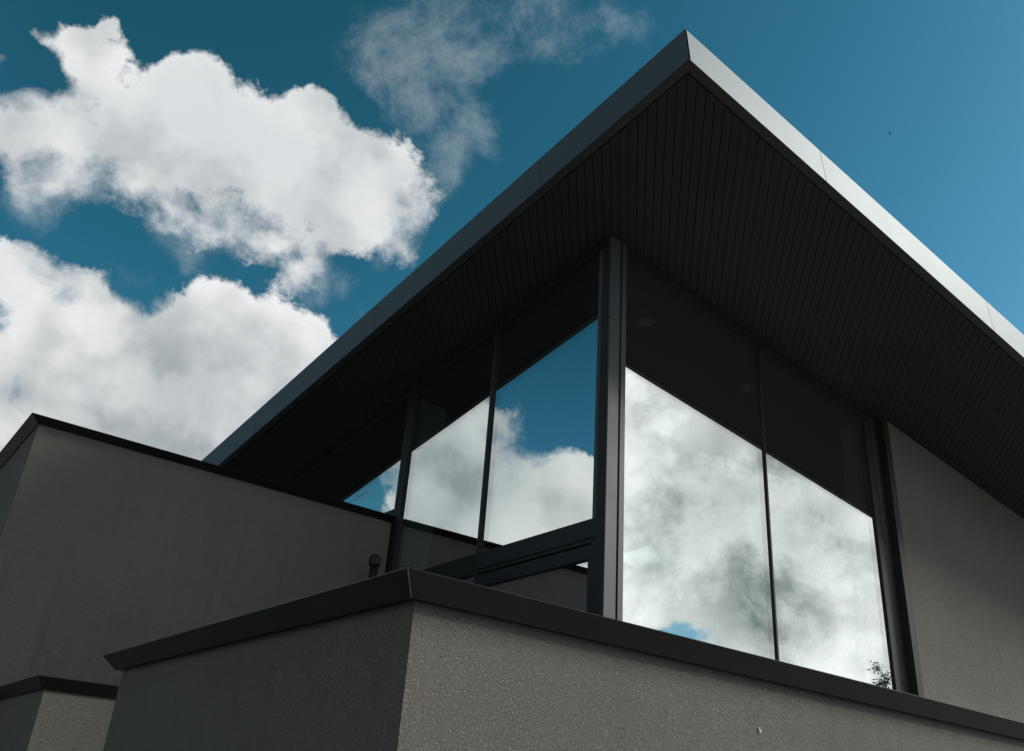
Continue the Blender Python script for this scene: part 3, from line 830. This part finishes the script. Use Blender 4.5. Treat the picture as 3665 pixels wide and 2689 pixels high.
# cloud light: bright towards the sun, grey in thick undersides
shn = noise(wt, vv, 8.5, 8, 0.64, 0.2)
shade = math_(wt, 'MINIMUM', blobs(wt, vv, SHADE, 1.3), 1.0)
shade = math_(wt, 'MULTIPLY', shade, sstep(wt, shn, 0.28, 0.68, 0.45, 1.0))
self_ = sstep(wt, math_(wt, 'MULTIPLY', rel, 2.2), -0.25, 0.45)           # denser towards the sun: shadowed
thick = sstep(wt, d0, 0.6, 1.5)
puff = math_(wt, 'MULTIPLY', self_, 0.52)
gy = math_(wt, 'MULTIPLY', math_(wt, 'ADD', math_(wt, 'MULTIPLY', shade, 0.66), puff), sstep(wt, noise(wt, vv, 11.0, 5, 0.6), 0.3, 0.7, 1.0, 0.72))
gy = math_(wt, 'ADD', gy, math_(wt, 'MULTIPLY', thick, 0.10), clamp=True)
glow = sstep(wt, noise(wt, vv, 4.5, 5, 0.55), 0.36, 0.62)
cbase = mixc(wt, glow, (0.75, 0.775, 0.79), (0.90, 0.90, 0.90))
ccol = mixc(wt, gy, cbase, (0.31, 0.355, 0.375))
bsh = sstep(wt, noise(wt, vv, 5.0, 8, 0.66, 0.1), 0.42, 0.57)
bgy = math_(wt, 'ADD', math_(wt, 'MULTIPLY', shade, 0.74), math_(wt, 'MULTIPLY', bsh, 0.42), clamp=True)
bcol = mixc(wt, bgy, (0.93, 0.935, 0.925), (0.17, 0.205, 0.21))
blue = vscale(wt, blue, sstep(wt, math_(wt, 'MULTIPLY', dx, -1.0), 0.02, 0.3, 1.0, 0.56))
col = mixc(wt, veil, blue, (0.70, 0.76, 0.79))
col = mixc(wt, bal, col, bcol)
col = mixc(wt, alpha, col, ccol)
# the sky is brighter behind the viewer than over the house
bx_ = sstep(wt, math_(wt, 'MULTIPLY', dx, -1.0), 0.0, 0.2)
by_ = sstep(wt, math_(wt, 'MULTIPLY', dy, -1.0), 0.0, 0.25)
bf = math_(wt, 'ADD', 1.0, math_(wt, 'ADD', math_(wt, 'MULTIPLY', bx_, BOOST_L), math_(wt, 'MULTIPLY', by_, BOOST_R)))
bf = math_(wt, 'MINIMUM', bf, 1.0 + max(BOOST_L, BOOST_R))
fin = vscale(wt, col, math_(wt, 'MULTIPLY', bf, 1.0 / BGS))
wt.links.new(fin, bg.inputs[0]); bg.inputs[1].default_value = BGS
world.cycles.sampling_method = 'MANUAL'; world.cycles.sample_map_resolution = 512

# ------------------------------------------------------------------ sun (veiled by cloud: soft)
sl = bpy.data.lights.new('sun', 'SUN'); sl.energy = SUN_E; sl.angle = math.radians(SUN_ANG); sl.color = (1.0, 0.95, 0.88)
so = bpy.data.objects.new('sun', sl); COL.objects.link(so)
so.rotation_euler = (-sd).to_track_quat('-Z', 'Y').to_euler()
so.location = sd * 60

# ------------------------------------------------------------------ camera
cam = bpy.data.cameras.new('camera'); co = bpy.data.objects.new('camera', cam); COL.objects.link(co)
cam.lens = 31.046; cam.sensor_width = 36; cam.clip_end = 2000; cam.clip_start = 0.05
fw = Vector((0.5315749, 0.71811885, 0.44914747)); rt = Vector((0.78103627, -0.62075845, 0.068127)); up = Vector((-0.32773536, -0.31458586, 0.89085648))
mw = Matrix.Identity(4)
for k in range(3):
    mw[k][0], mw[k][1], mw[k][2] = rt[k], up[k], -fw[k]
mw[0][3], mw[1][3], mw[2][3] = 0, 0, 1.6
co.matrix_world = mw
scene.camera = co

scene.render.resolution_x, scene.render.resolution_y = 1024, 751
scene.view_settings.view_transform = 'Standard'; scene.view_settings.look = 'None'
scene.view_settings.exposure = 0; scene.view_settings.gamma = 1
scene.cycles.max_bounces = 8; scene.cycles.transparent_max_bounces = 12; scene.cycles.glossy_bounces = 6; scene.cycles.diffuse_bounces = 3
scene.cycles.caustics_reflective = True
scene.cycles.use_denoising = True
